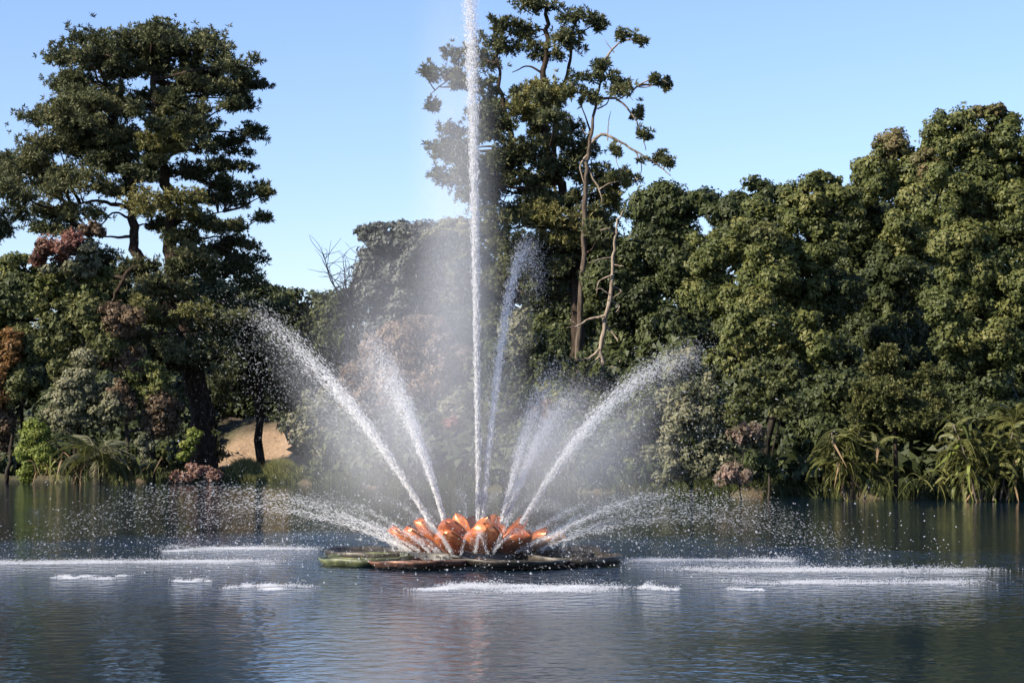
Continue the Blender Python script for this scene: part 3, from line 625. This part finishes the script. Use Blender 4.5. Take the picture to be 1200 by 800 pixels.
hgt = rng.uniform(.2, .8, n); d = np.stack([rng.normal(size=n) * .5, rng.normal(size=n) * .5, np.ones(n)], -1) * hgt[:, None]; p = np.stack([x, y, z], -1); sw = np.stack([np.full(n, .04), 0 * x, 0 * x], -1)
V = np.stack([p - sw, p + sw, p + d * .6 + sw * .7, p + d], 1).reshape(-1, 3)
gr = mesh_np('shore_growth', V, np.arange(4 * n).reshape(-1, 4), MT['dark'], None, np.repeat(np.clip(.5 + rng.normal(size=n) * .25, 0, 1), 4))
tag(gr, 'low dark growth fringing the water edge', 'undergrowth', None, 'stuff')

rng = np.random.default_rng(91); g = Geo()
for i in range(420):
    x = rng.uniform(-42, 40); s_ = rng.uniform(1.5, 30); y = bank_y(x) + s_
    pxx = 600 + x / y * FPX
    if 245 < pxx < 372 and s_ < 24: continue
    h = rng.uniform(.8, 2.2) * (1 + s_ * .03); zz = float(ground_z(x, y))
    clump_leaves(g, np.array([x, y, zz + h * .5]), np.array([h * 1.2, h, h * .8]), rng, .27, .6, rng.uniform(.2, .6), subs=7)
tag(g.build('undergrowth', MT['dark']), 'dark leafy undergrowth covering the bank beneath the trees', 'undergrowth', None, 'stuff')

# ------------------------------------------------------------------ the lotus fountain
def metal_mat(name, c0, c1, metal, rough, scale=3.0):
    m, t, N, L = new_mat(name)
    tc = N('ShaderNodeTexCoord'); n = N('ShaderNodeTexNoise'); n.inputs['Scale'].default_value = scale; n.inputs['Detail'].default_value = 5
    L(tc.outputs['Object'], n.inputs[0]); r = ramp(N, [(0.35, c0), (0.65, c1)]); L(n.outputs[0], r.inputs[0])
    b = N('ShaderNodeBsdfPrincipled'); b.inputs['Metallic'].default_value = metal; b.inputs['Roughness'].default_value = rough
    L(r.outputs[0], b.inputs['Base Color'])
    bp = N('ShaderNodeBump'); bp.inputs['Strength'].default_value = .25; bp.inputs['Distance'].default_value = .03; L(n.outputs[0], bp.inputs['Height']); L(bp.outputs[0], b.inputs['Normal'])
    o = N('ShaderNodeOutputMaterial'); L(b.outputs[0], o.inputs[0]); return m
MT['copper'] = metal_mat('wet_copper', (.44, .10, .03), (.80, .27, .085), .45, .26, 4)
MT['copperd'] = metal_mat('dark_copper', (.30, .075, .03), (.52, .16, .06), .4, .32)
MT['copperp'] = metal_mat('pale_copper', (.80, .42, .22), (.90, .52, .30), .3, .35)
MT['pad'] = metal_mat('weathered_pad', (.022, .02, .015), (.075, .06, .045), .2, .5, 5)
MT['padg'] = metal_mat('green_pad', (.06, .068, .032), (.15, .165, .075), .1, .5, 5)
MT['padc'] = metal_mat('copper_pad', (.06, .04, .03), (.26, .12, .075), .3, .45, 5)
MT['slate'] = metal_mat('dark_hub', (.03, .03, .03), (.07, .065, .06), .2, .5)

fountain = thing('lotus_fountain', 'copper lotus flower fountain on a ring of dark lily pads in the lake', 'fountain', None, (FX, FY, 0))
def pad(a, dist, R, rim, mat, rimmat, rot, tilt, z):
    """a lily pad: notched disc with an upturned rim; the rim is a piece of its own"""
    na, notch = 44, .16; th = np.linspace(notch, 2 * math.pi - notch, na)
    wob = 1 + .015 * np.sin(th * 5 + a) + .012 * np.sin(th * 9) + .008 * np.sin(th * 23 + 2 * a)
    def ringv(r, zz): return np.stack([np.cos(th) * r * wob * R, np.sin(th) * r * wob * R, np.full(na, zz) + (.012 * np.sin(th * 7) * r if r > .5 else 0)], -1)
    def strip(rings):
        V = np.concatenate([ringv(*q) for q in rings]); F = []
        for i in range(len(rings) - 1):
            for j in range(na - 1): F.append((i * na + j, i * na + j + 1, (i + 1) * na + j + 1, (i + 1) * na + j))
        return V, F
    V, F = strip([(.03, .0), (.35, .015), (.7, .0), (.94, .02), (.935, -.05), (.5, -.06), (.03, -.06)])
    g = Geo(); g.add(V, F)
    # radial veins proud of the leaf
    for k in range(11):
        t_ = notch + .2 + k * (2 * math.pi - 2 * notch - .4) / 10; tube(g, [(np.cos(t_) * .05 * R, np.sin(t_) * .05 * R, .01), (np.cos(t_) * .5 * R, np.sin(t_) * .5 * R, .02), (np.cos(t_) * .92 * R, np.sin(t_) * .92 * R, .025)], .025, .012, 4, None, 2)
    o = g.build('lily_pad', MT[mat], fountain, True)
    o.location = (math.cos(a) * dist, math.sin(a) * dist, z); o.rotation_euler = (tilt * -math.sin(a), tilt * math.cos(a), rot)
    V, F = strip([(.945, -.06), (1.0, .0), (1.035, rim), (1.015, rim + .005), (.975, .02), (.95, .0)])
    g = Geo(); g.add(V, F); r = g.build('rim', MT[rimmat], o, True)
    return o
pads = [(-160, 2.45, 1.02, .09, 'padg', 'padg'), (-115, 2.2, 1.2, .06, 'padc', 'padc'), (-68, 2.2, 1.22, .06, 'pad', 'pad'), (-22, 2.4, 1.08, .13, 'pad', 'pad'),
        (25, 2.3, 1.1, .12, 'pad', 'pad'), (70, 2.2, 1.15, .11, 'pad', 'pad'), (115, 2.2, 1.15, .11, 'padg', 'pad'), (160, 2.35, 1.1, .12, 'pad', 'pad')]
for i, (d, dist, R, rim, mt, rm_) in enumerate(pads):
    pad(math.radians(d), dist, R, rim, mt, rm_, math.radians(d + 180), .03 * (-1) ** i, .10 + .015 * (i % 3))
g = Geo(); tube(g, [(0, 0, -.9), (0, 0, 0), (0, 0, .3)], 1.5, 1.3, 28, None, 3); tag(g.build('hub', MT['slate'], fountain), None)
g = Geo(); tube(g, [(0, 0, -.25), (0, 0, .02), (0, 0, .09)], 2.75, 2.7, 40, None, 3); g.build('deck', MT['slate'], fountain)
def petal_mesh(name, mat, h, wd, cup, curl):
    """a cupped pointed petal rising along +Z, hollow side towards -X, leaning set by rotation"""
    nu, nv = 9, 12; u = np.linspace(-1, 1, nu); v = np.linspace(0, 1, nv); V = []
    for sgn in (1, -1):
        for q in v:
            ww = wd * (math.sin(math.pi * min(1, (.14 + .86 * q) ** .8)) ** .5) * (1 if q < .98 else .25)
            for p in u:
                x = -cup * wd * (1 - math.cos(p * 1.25)) * (1 - .3 * q) + curl * h * q ** 2 - .30 * h * max(0, q - .55) ** 1.5 + sgn * .014
                V.append((x - .10 * abs(p) ** 2 * wd, math.sin(p * 1.2) * ww, h * q - .05 * h * abs(p) * q))
    F = []
    for k in (0, 1):
        for i in range(nv - 1):
            for j in range(nu - 1):
                b0 = k * nu * nv + i * nu + j; f = (b0, b0 + 1, b0 + nu + 1, b0 + nu); F.append(f if k == 0 else f[::-1])
    m0 = nu * nv
    for i in range(nv - 1):
        for j in (0, nu - 1): b0 = i * nu + j; F.append((b0, b0 + nu, b0 + nu + m0, b0 + m0))
    for j in range(nu - 1): b0 = (nv - 1) * nu + j; F.append((b0, b0 + 1, b0 + 1 + m0, b0 + m0))
    o = mesh_np(name, V, F, mat, None, None, True); d = o.data; bpy.data.objects.remove(o); return d
pm = {k: petal_mesh('petal', MT[k], 1.0, .47, .55, .04) for k in ('copper', 'copperd', 'copperp')}
rng = np.random.default_rng(95)
for ring, (cnt, rad, lean, sc, z, off) in enumerate([(13, 1.25, 1.05, .88, .22, 0), (8, .86, .62, .80, .27, .3), (5, .5, .26, .78, .30, .2)]):
    for i in range(cnt):
        a = off + i * 2 * math.pi / cnt + rng.normal() * .06
        key = 'copper'
        if ring == 0 and -.5 < math.sin(a) < .4 and math.cos(a) > .6: key = 'copperp' if i % 2 == 0 else 'copperd'
        elif rng.random() < .22: key = 'copperd'
        o = link('petal', pm[key], fountain)
        o.location = (math.cos(a) * rad, math.sin(a) * rad, z); s = sc * rng.uniform(.9, 1.1)
        o.scale = (s, s * 1.05, s); o.rotation_euler = (0, lean + rng.normal() * .1, a)
g = Geo(); tube(g, [(0, 0, .25), (0, 0, .5), (0, 0, .62)], .3, .22, 14, None, 3); g.build('seed_head', MT['copperp'], fountain)

# ------------------------------------------------------------------ water: jets, spray, splashes
m, t, N, L = new_mat('spray_water')
b = N('ShaderNodeBsdfPrincipled'); b.inputs['Base Color'].default_value = (.95, .96, .98, 1); b.inputs['Roughness'].default_value = .25; b.inputs['IOR'].default_value = 1.333
tr = N('ShaderNodeBsdfTranslucent'); tr.inputs[0].default_value = (.95, .96, .98, 1)
mx = N('ShaderNodeMixShader'); mx.inputs[0].default_value = .5; L(b.outputs[0], mx.inputs[1]); L(tr.outputs[0], mx.inputs[2])
cl = N('ShaderNodeBsdfTransparent'); m2 = N('ShaderNodeMixShader'); m2.inputs[0].default_value = .34          # clear drops: part of the light passes straight through
L(cl.outputs[0], m2.inputs[1]); L(mx.outputs[0], m2.inputs[2])
o = N('ShaderNodeOutputMaterial'); L(m2.outputs[0], o.inputs[0]); SPRAY = m

TETV = np.array([(1, 0, 0), (0, 1, 0), (-1, 0, 0), (0, -1, 0), (0, 0, 1), (0, 0, -1)], float)
TETF = np.array([(0, 1, 4), (1, 2, 4), (2, 3, 4), (3, 0, 4), (1, 0, 5), (2, 1, 5), (3, 2, 5), (0, 3, 5)])
T4V = np.array([(1, 1, 1), (-1, -1, 1), (-1, 1, -1), (1, -1, -1)], float) / 1.3
T4F = np.array([(0, 1, 2), (0, 3, 1), (0, 2, 3), (1, 3, 2)])
def drops(name, P, r, Vel=None, stretch=0.0, fine=False):
    """water drops: small solids at P, drawn out along their motion"""
    TV, TF = (T4V, T4F) if fine else (TETV, TETF)
    n = len(P); r = np.broadcast_to(np.asarray(r, float), (n,))
    if Vel is None: Vel = np.tile([0, 0, 1.0], (n, 1)); 
    sp = np.linalg.norm(Vel, axis=1); D = unit(Vel + 1e-6); A = unit(np.cross(D, [0.3, .9, .2])); B = np.cross(D, A)
    el = 1 + stretch * sp
    V = P[:, None, :] + r[:, None, None] * (TV[None, :, 0, None] * A[:, None] + TV[None, :, 1, None] * B[:, None] + TV[None, :, 2, None] * (D * el[:, None])[:, None])
    F = (np.arange(n) * len(TV))[:, None, None] + TF[None]
    return mesh_np(name, V.reshape(-1, 3), F.reshape(-1, 3), SPRAY)
WIND = np.array([-0.9, 0.25, 0.0])
def fly(P, V, k, age, dt=0.02):
    """drops under gravity and air drag, each followed to its own age; returns those still above the water"""
    P = P.copy(); V = V.copy(); steps = int(age.max() / dt) + 1
    for i in range(steps):
        h = np.clip(age - i * dt, 0, dt)[:, None] * (P[:, 2:3] > 0)
        acc = -k[:, None] * (V - WIND); acc[:, 2] -= 9.81
        P += V * h + .5 * acc * h * h; V += acc * h
    ok = P[:, 2] > 0.02
    return P[ok], V[ok], ok
def near_pad(a):                            # which pads a low jet crosses
    d = math.degrees(a) % 360
    return 'over the green lily pad' if 178 <= d < 222 else 'over the copper lily pad' if 222 <= d < 268 else 'over the front dark lily pads' if 268 <= d < 330 else 'beyond the far rim of the pads' if 30 < d < 150 else 'across the dark pads at the side'
def jet(name, label, origin, vel, T, n_core, n_fall, seed, spread=.012, r_core=.014, r_fall=.009, group='fountain jets', drag=.16, fallk=.9, cat='water jet'):
    rng = np.random.default_rng(seed); origin = np.array(origin); vel = np.array(vel, float); sp = np.linalg.norm(vel)
    n_core = int(n_core * 1.15); n_fall = int(n_fall * .8); age = T * rng.random(n_core) ** 1.45
    V0 = vel * (1 + rng.normal(size=(n_core, 1)) * .012) + rng.normal(size=(n_core, 3)) * sp * spread
    P, V, ok = fly(np.tile(origin, (n_core, 1)) + rng.normal(size=(n_core, 3)) * .02, V0, np.full(n_core, drag) * rng.uniform(.6, 1.4, n_core), age)
    a = age[ok]; r1 = r_core * .45 * rng.lognormal(0, .35, len(P)) * np.interp(a / T, [0, .15, .6, 1], [1.3, 1.1, .85, .5])
    age2 = T * (0.25 + 1.15 * rng.random(n_fall))
    V0 = vel * (1 + rng.normal(size=(n_fall, 1)) * .05) + rng.normal(size=(n_fall, 3)) * sp * spread * 2.6
    P2, V2, ok2 = fly(np.tile(origin, (n_fall, 1)), V0, rng.gamma(2.0, fallk / 2, n_fall) + drag, age2)
    r2 = r_fall * .42 * rng.lognormal(0, .4, len(P2))
    o = drops(name, np.vstack([P, P2]), np.concatenate([r1, r2]), np.vstack([V, V2]), .4, True)
    return tag(o, label, cat, group)
C0 = np.array([FX, FY, 0])
def launch(px0, py0, pxa, pya, dYa=0.0, k=1.0):
    """nozzle and velocity so that the jet peaks where the photograph shows it"""
    p = W(px0, py0, FY); q = W(pxa, pya, FY + dYa); hh = q[2] - p[2]; vz = math.sqrt(2 * 9.81 * hh); tt = vz / 9.81
    return p, np.array([(q[0] - p[0]) / tt, (q[1] - p[1]) / tt, vz]) * k, tt
p, v, T = launch(561, 612, 546, -120); jet('water_jet', 'tall vertical main jet shooting out of the lotus centre', p, v, T * 1.1, 28000, 5500, 101, spread=.005, drag=.05, fallk=1.0)
p, v, T = launch(565, 612, 624, 283, .8, 1.03); jet('water_jet', 'shorter jet leaning right beside the tall main jet', p, v, T * 1.35, 9000, 5000, 102, spread=.009, drag=.12)
p, v, T = launch(510, 622, 165, 326, -1.0, 1.05); jet('water_jet', 'long arching jet thrown out towards the tall twin-trunked pine', p, v, T * .6, 8500, 6000, 103, spread=.02, drag=.14)
p, v, T = launch(521, 610, 388, 372, 3.0, 1.05); jet('water_jet', 'steep jet with drifting spray in front of the brown domed tree', p, v, T * .75, 6000, 7000, 104, spread=.028, drag=.14)
p, v, T = launch(522, 615, 395, 400, -3.5, 1.0); jet('water_jet', 'thin steep jet beside the long arching jet', p, v, T * .9, 3500, 4000, 107, spread=.02, drag=.14)
p, v, T = launch(603, 628, 845, 412, -.8, 1.03); jet('water_jet', 'long arching jet thrown out towards the misty grey shrub', p, v, T * .92, 9500, 7000, 105, spread=.022, drag=.14)
p, v, T = launch(592, 612, 700, 450, 3.5, 1.0); jet('water_jet', 'broad veil-like jet below the dead tree', p, v, T * 1.0, 5500, 7000, 106, spread=.034, drag=.14)
p, v, T = launch(588, 612, 668, 432, 1.5, 1.04); jet('water_jet', 'thin steep jet rising through the veil-like jet below the dead tree', p, v, T * .9, 3500, 4500, 108, spread=.03, drag=.14)
# low fan: many flat jets around the flower
rng = np.random.default_rng(110)
for i in range(34):
    a = i * 2 * math.pi / 34 + rng.normal() * .08
    out = np.array([math.cos(a), math.sin(a), 0]); p = C0 + out * 1.5 + np.array([0, 0, .3])
    apex = rng.uniform(.5, 1.5); vz = math.sqrt(2 * 9.81 * apex); vh = rng.uniform(6.2, 10.0) * (1.0 if abs(out[0]) > .5 else .75)
    jet('water_jet', 'low flat water jet fanning out ' + near_pad(a), p, out * vh + np.array([0, 0, vz]), 2.1 * vz / 9.81, 1000, 320, 200 + i, spread=.017, r_core=.009, r_fall=.008, group='low flat fan jets')
# small looping arcs over the pads
for i in range(18):
    a = i * 2 * math.pi / 18 + rng.normal() * .15; out = np.array([math.cos(a), math.sin(a), 0]); tang = np.array([-out[1], out[0], 0]) * rng.choice([-1, 1])
    p = C0 + out * rng.uniform(1.5, 2.1) + np.array([0, 0, .3]); vz = math.sqrt(2 * 9.81 * rng.uniform(.25, .5))
    jet('water_jet', 'small looping arc of water ' + near_pad(a), p, out * rng.uniform(.5, 1.6) + tang * rng.uniform(.4, 1.4) + np.array([0, 0, vz]), 2 * vz / 9.81, 240, 30, 300 + i, spread=.012, r_core=.010, r_fall=.007, group='small arcs over the pads')
# fine drifting mist shaken off the jets
rng = np.random.default_rng(120); PP = []
def mist_from(px0, py0, pxa, pya, dYa, n, kmean, tmax, sprd, kk=1.0):
    p, v, T = launch(px0, py0, pxa, pya, dYa, kk); sp = np.linalg.norm(v)
    V0 = v * rng.uniform(.75, 1.05, (n, 1)) + rng.normal(size=(n, 3)) * sp * sprd
    P, V, ok = fly(np.tile(p, (n, 1)), V0, rng.gamma(2.5, kmean / 2.5, n), rng.uniform(.15, tmax, n)); PP.append(P)
mist_from(561, 612, 540, -180, 0, 8000, .9, 3.2, .02)
mist_from(561, 612, 520, -140, 0, 5000, 1.6, 4.5, .035)
for q in [(510, 622, 190, 340, -1), (521, 610, 388, 372, 3.0), (522, 615, 395, 400, -3.5), (603, 628, 845, 404, -.8), (592, 612, 700, 440, 3.5), (566, 612, 630, 288, .8)]:
    mist_from(*q, 5000, 1.0, 2.4, .045, 1.15)
P = np.concatenate(PP)
o = drops('drifting_mist', P, .0036 * rng.lognormal(0, .3, len(P)), fine=True)
tag(o, 'fine drifting mist around the fountain jets', 'mist', None, 'stuff')
# soft mist hanging in the air between the jets
def mist(label, px, py, rx, ry, rdepth, dens, lean=0.0):
    m, t, N, L = new_mat('mist_air')
    tc = N('ShaderNodeTexCoord'); ln = N('ShaderNodeVectorMath'); ln.operation = 'LENGTH'; L(tc.outputs['Object'], ln.inputs[0])
    mp = N('ShaderNodeMapRange'); mp.interpolation_type = 'SMOOTHSTEP'
    for k_, v_ in (('From Min', .1), ('From Max', .98), ('To Min', dens), ('To Max', 0)): mp.inputs[k_].default_value = v_
    L(ln.outputs['Value'], mp.inputs['Value'])
    pv = N('ShaderNodeVolumePrincipled'); pv.inputs['Color'].default_value = (.98, .985, 1, 1); pv.inputs['Anisotropy'].default_value = .1
    L(mp.outputs[0], pv.inputs['Density']); o = N('ShaderNodeOutputMaterial'); L(pv.outputs[0], o.inputs['Volume'])
    me = bpy.data.meshes.new('mist'); bm = bmesh.new(); bmesh.ops.create_icosphere(bm, subdivisions=3, radius=1); bm.to_mesh(me); bm.free(); me.materials.append(m)
    ob = link('mist', me); ob.location = W(px, py, FY); ob.scale = (M(rx, FY), rdepth, M(ry, FY)); ob.rotation_euler = (0, lean, 0)
    tag(ob, label, 'mist', None, 'stuff')
def mist_along(label, px0, py0, px1, py1, wide, dens):
    dx, dy = px1 - px0, py0 - py1
    mist(label, (px0 + px1) / 2, (py0 + py1) / 2, wide, math.hypot(dx, dy) / 2, M(wide, FY) * 1.2, dens, math.atan2(dx, dy))
mist_along('soft spray curtain along the long arching jet before the pine', 500, 640, 290, 360, 40, .17)
mist_along('soft spray curtain along the steep jet before the brown domed tree', 520, 630, 420, 380, 44, .18)
mist_along('soft spray curtain along the veil-like jet below the dead tree', 590, 630, 690, 425, 50, .20)
mist_along('soft spray curtain along the long arching jet before the misty grey shrub', 600, 640, 830, 395, 40, .17)
mist_along('soft spray curtain round the shorter jet beside the main jet', 566, 620, 622, 285, 30, .13)
mist('broad pale mist drifting over the trees beside the main jet', 478, 400, 150, 200, 3.0, .085)
mist('veil of mist drifting off the tall main jet', 534, 270, 70, 420, 1.4, .27, -.03)
mist('low mist hanging over the lotus and round the jets', 560, 545, 270, 150, 4.5, .055)
mist('mist drifting below the long arching jet beside the misty grey shrub', 690, 545, 130, 120, 2.6, .08)
mist('mist drifting under the steep jets before the brown domed tree', 430, 530, 130, 130, 2.6, .08)
# scattered bright drops
n = 2600; a = rng.uniform(0, 2 * math.pi, n); R = rng.uniform(2, 11, n) ; P = np.stack([FX + np.cos(a) * R, FY + np.sin(a) * R * .8, rng.gamma(1.6, .55, n) * np.clip(1.5 - R / 12, .3, 1)], -1)
o = drops('flying_drops', P, .012 * rng.lognormal(0, .35, n)); tag(o, 'scattered bright water drops flying round the fountain', 'water drops', None, 'stuff')
# splashes where the jets come down
def splash(label, px0, px1, py, n, hgt, seed, thick=.55):
    n = int(n * 1.75); hgt *= .55; thick *= .8; rng = np.random.default_rng(seed); Yc = CAMZ * FPX / (py - 525.0)
    x0, x1 = [(q - 600) / FPX * Yc for q in (px0, px1)]
    k = int(5 + (px1 - px0) / 22)                                     # a streak is a string of overlapping smaller splashes
    uc = (np.arange(k) + rng.uniform(.1, .9, k)) / k; us = rng.uniform(.04, .15, k) * (1.1 - 1.5 * np.abs(uc - .5)); yc = rng.normal(size=k) * thick * 1.1; wt = rng.gamma(2.2, 1, k) * us; hs = rng.gamma(2, .5, k)
    j = rng.choice(k, n, p=wt / wt.sum()); u = uc[j] + rng.normal(size=n) * us[j]
    y = Yc + yc[j] + rng.normal(size=n) * thick * .5; hgt = hgt * hs[j] * 1.3
    P = np.stack([x0 + (x1 - x0) * u, y, np.abs(rng.normal(size=n)) * hgt * rng.uniform(.2, 1, n) + .004], -1)
    o = drops('splash', P, rng.uniform(.005, .011, n), fine=True, Vel=np.tile([0, 0, .5], (n, 1)))
    tag(o, label, 'splash', 'splashes around the fountain')
splash('long streak of white splashing water left of the green lily pad', -20, 330, 658, 5200, .06, 1)
splash('white splash streak just behind the green lily pad', 195, 385, 643, 3600, .08, 2)
splash('broad white splash in front of the dark lily pads', 505, 725, 688, 6500, .08, 3, .5)
splash('long streak of white splashing water right of the dark lily pads', 800, 1160, 668, 5600, .06, 4)
splash('thin splash streak lying just beyond the end of the right dark pad', 735, 930, 655, 2600, .07, 5)
splash('lower thin streak of splashes right of the dark lily pads', 860, 1155, 682, 2200, .04, 6, .4)
splash('small white splash off the front of the right-hand dark pad', 748, 796, 688, 800, .06, 7, .3)
splash('broken patch of small splashes in front of the green lily pad', 270, 375, 686, 1300, .04, 8, .5)
splash('tiny white splash patch on open water left of the green pad', 60, 140, 676, 900, .04, 9, .3)
splash('tiny splash fleck close to the broken patch of splashes', 205, 250, 679, 450, .04, 10, .25)
splash('pair of small splash flecks below the long right-hand streak', 850, 895, 690, 350, .03, 11, .25)
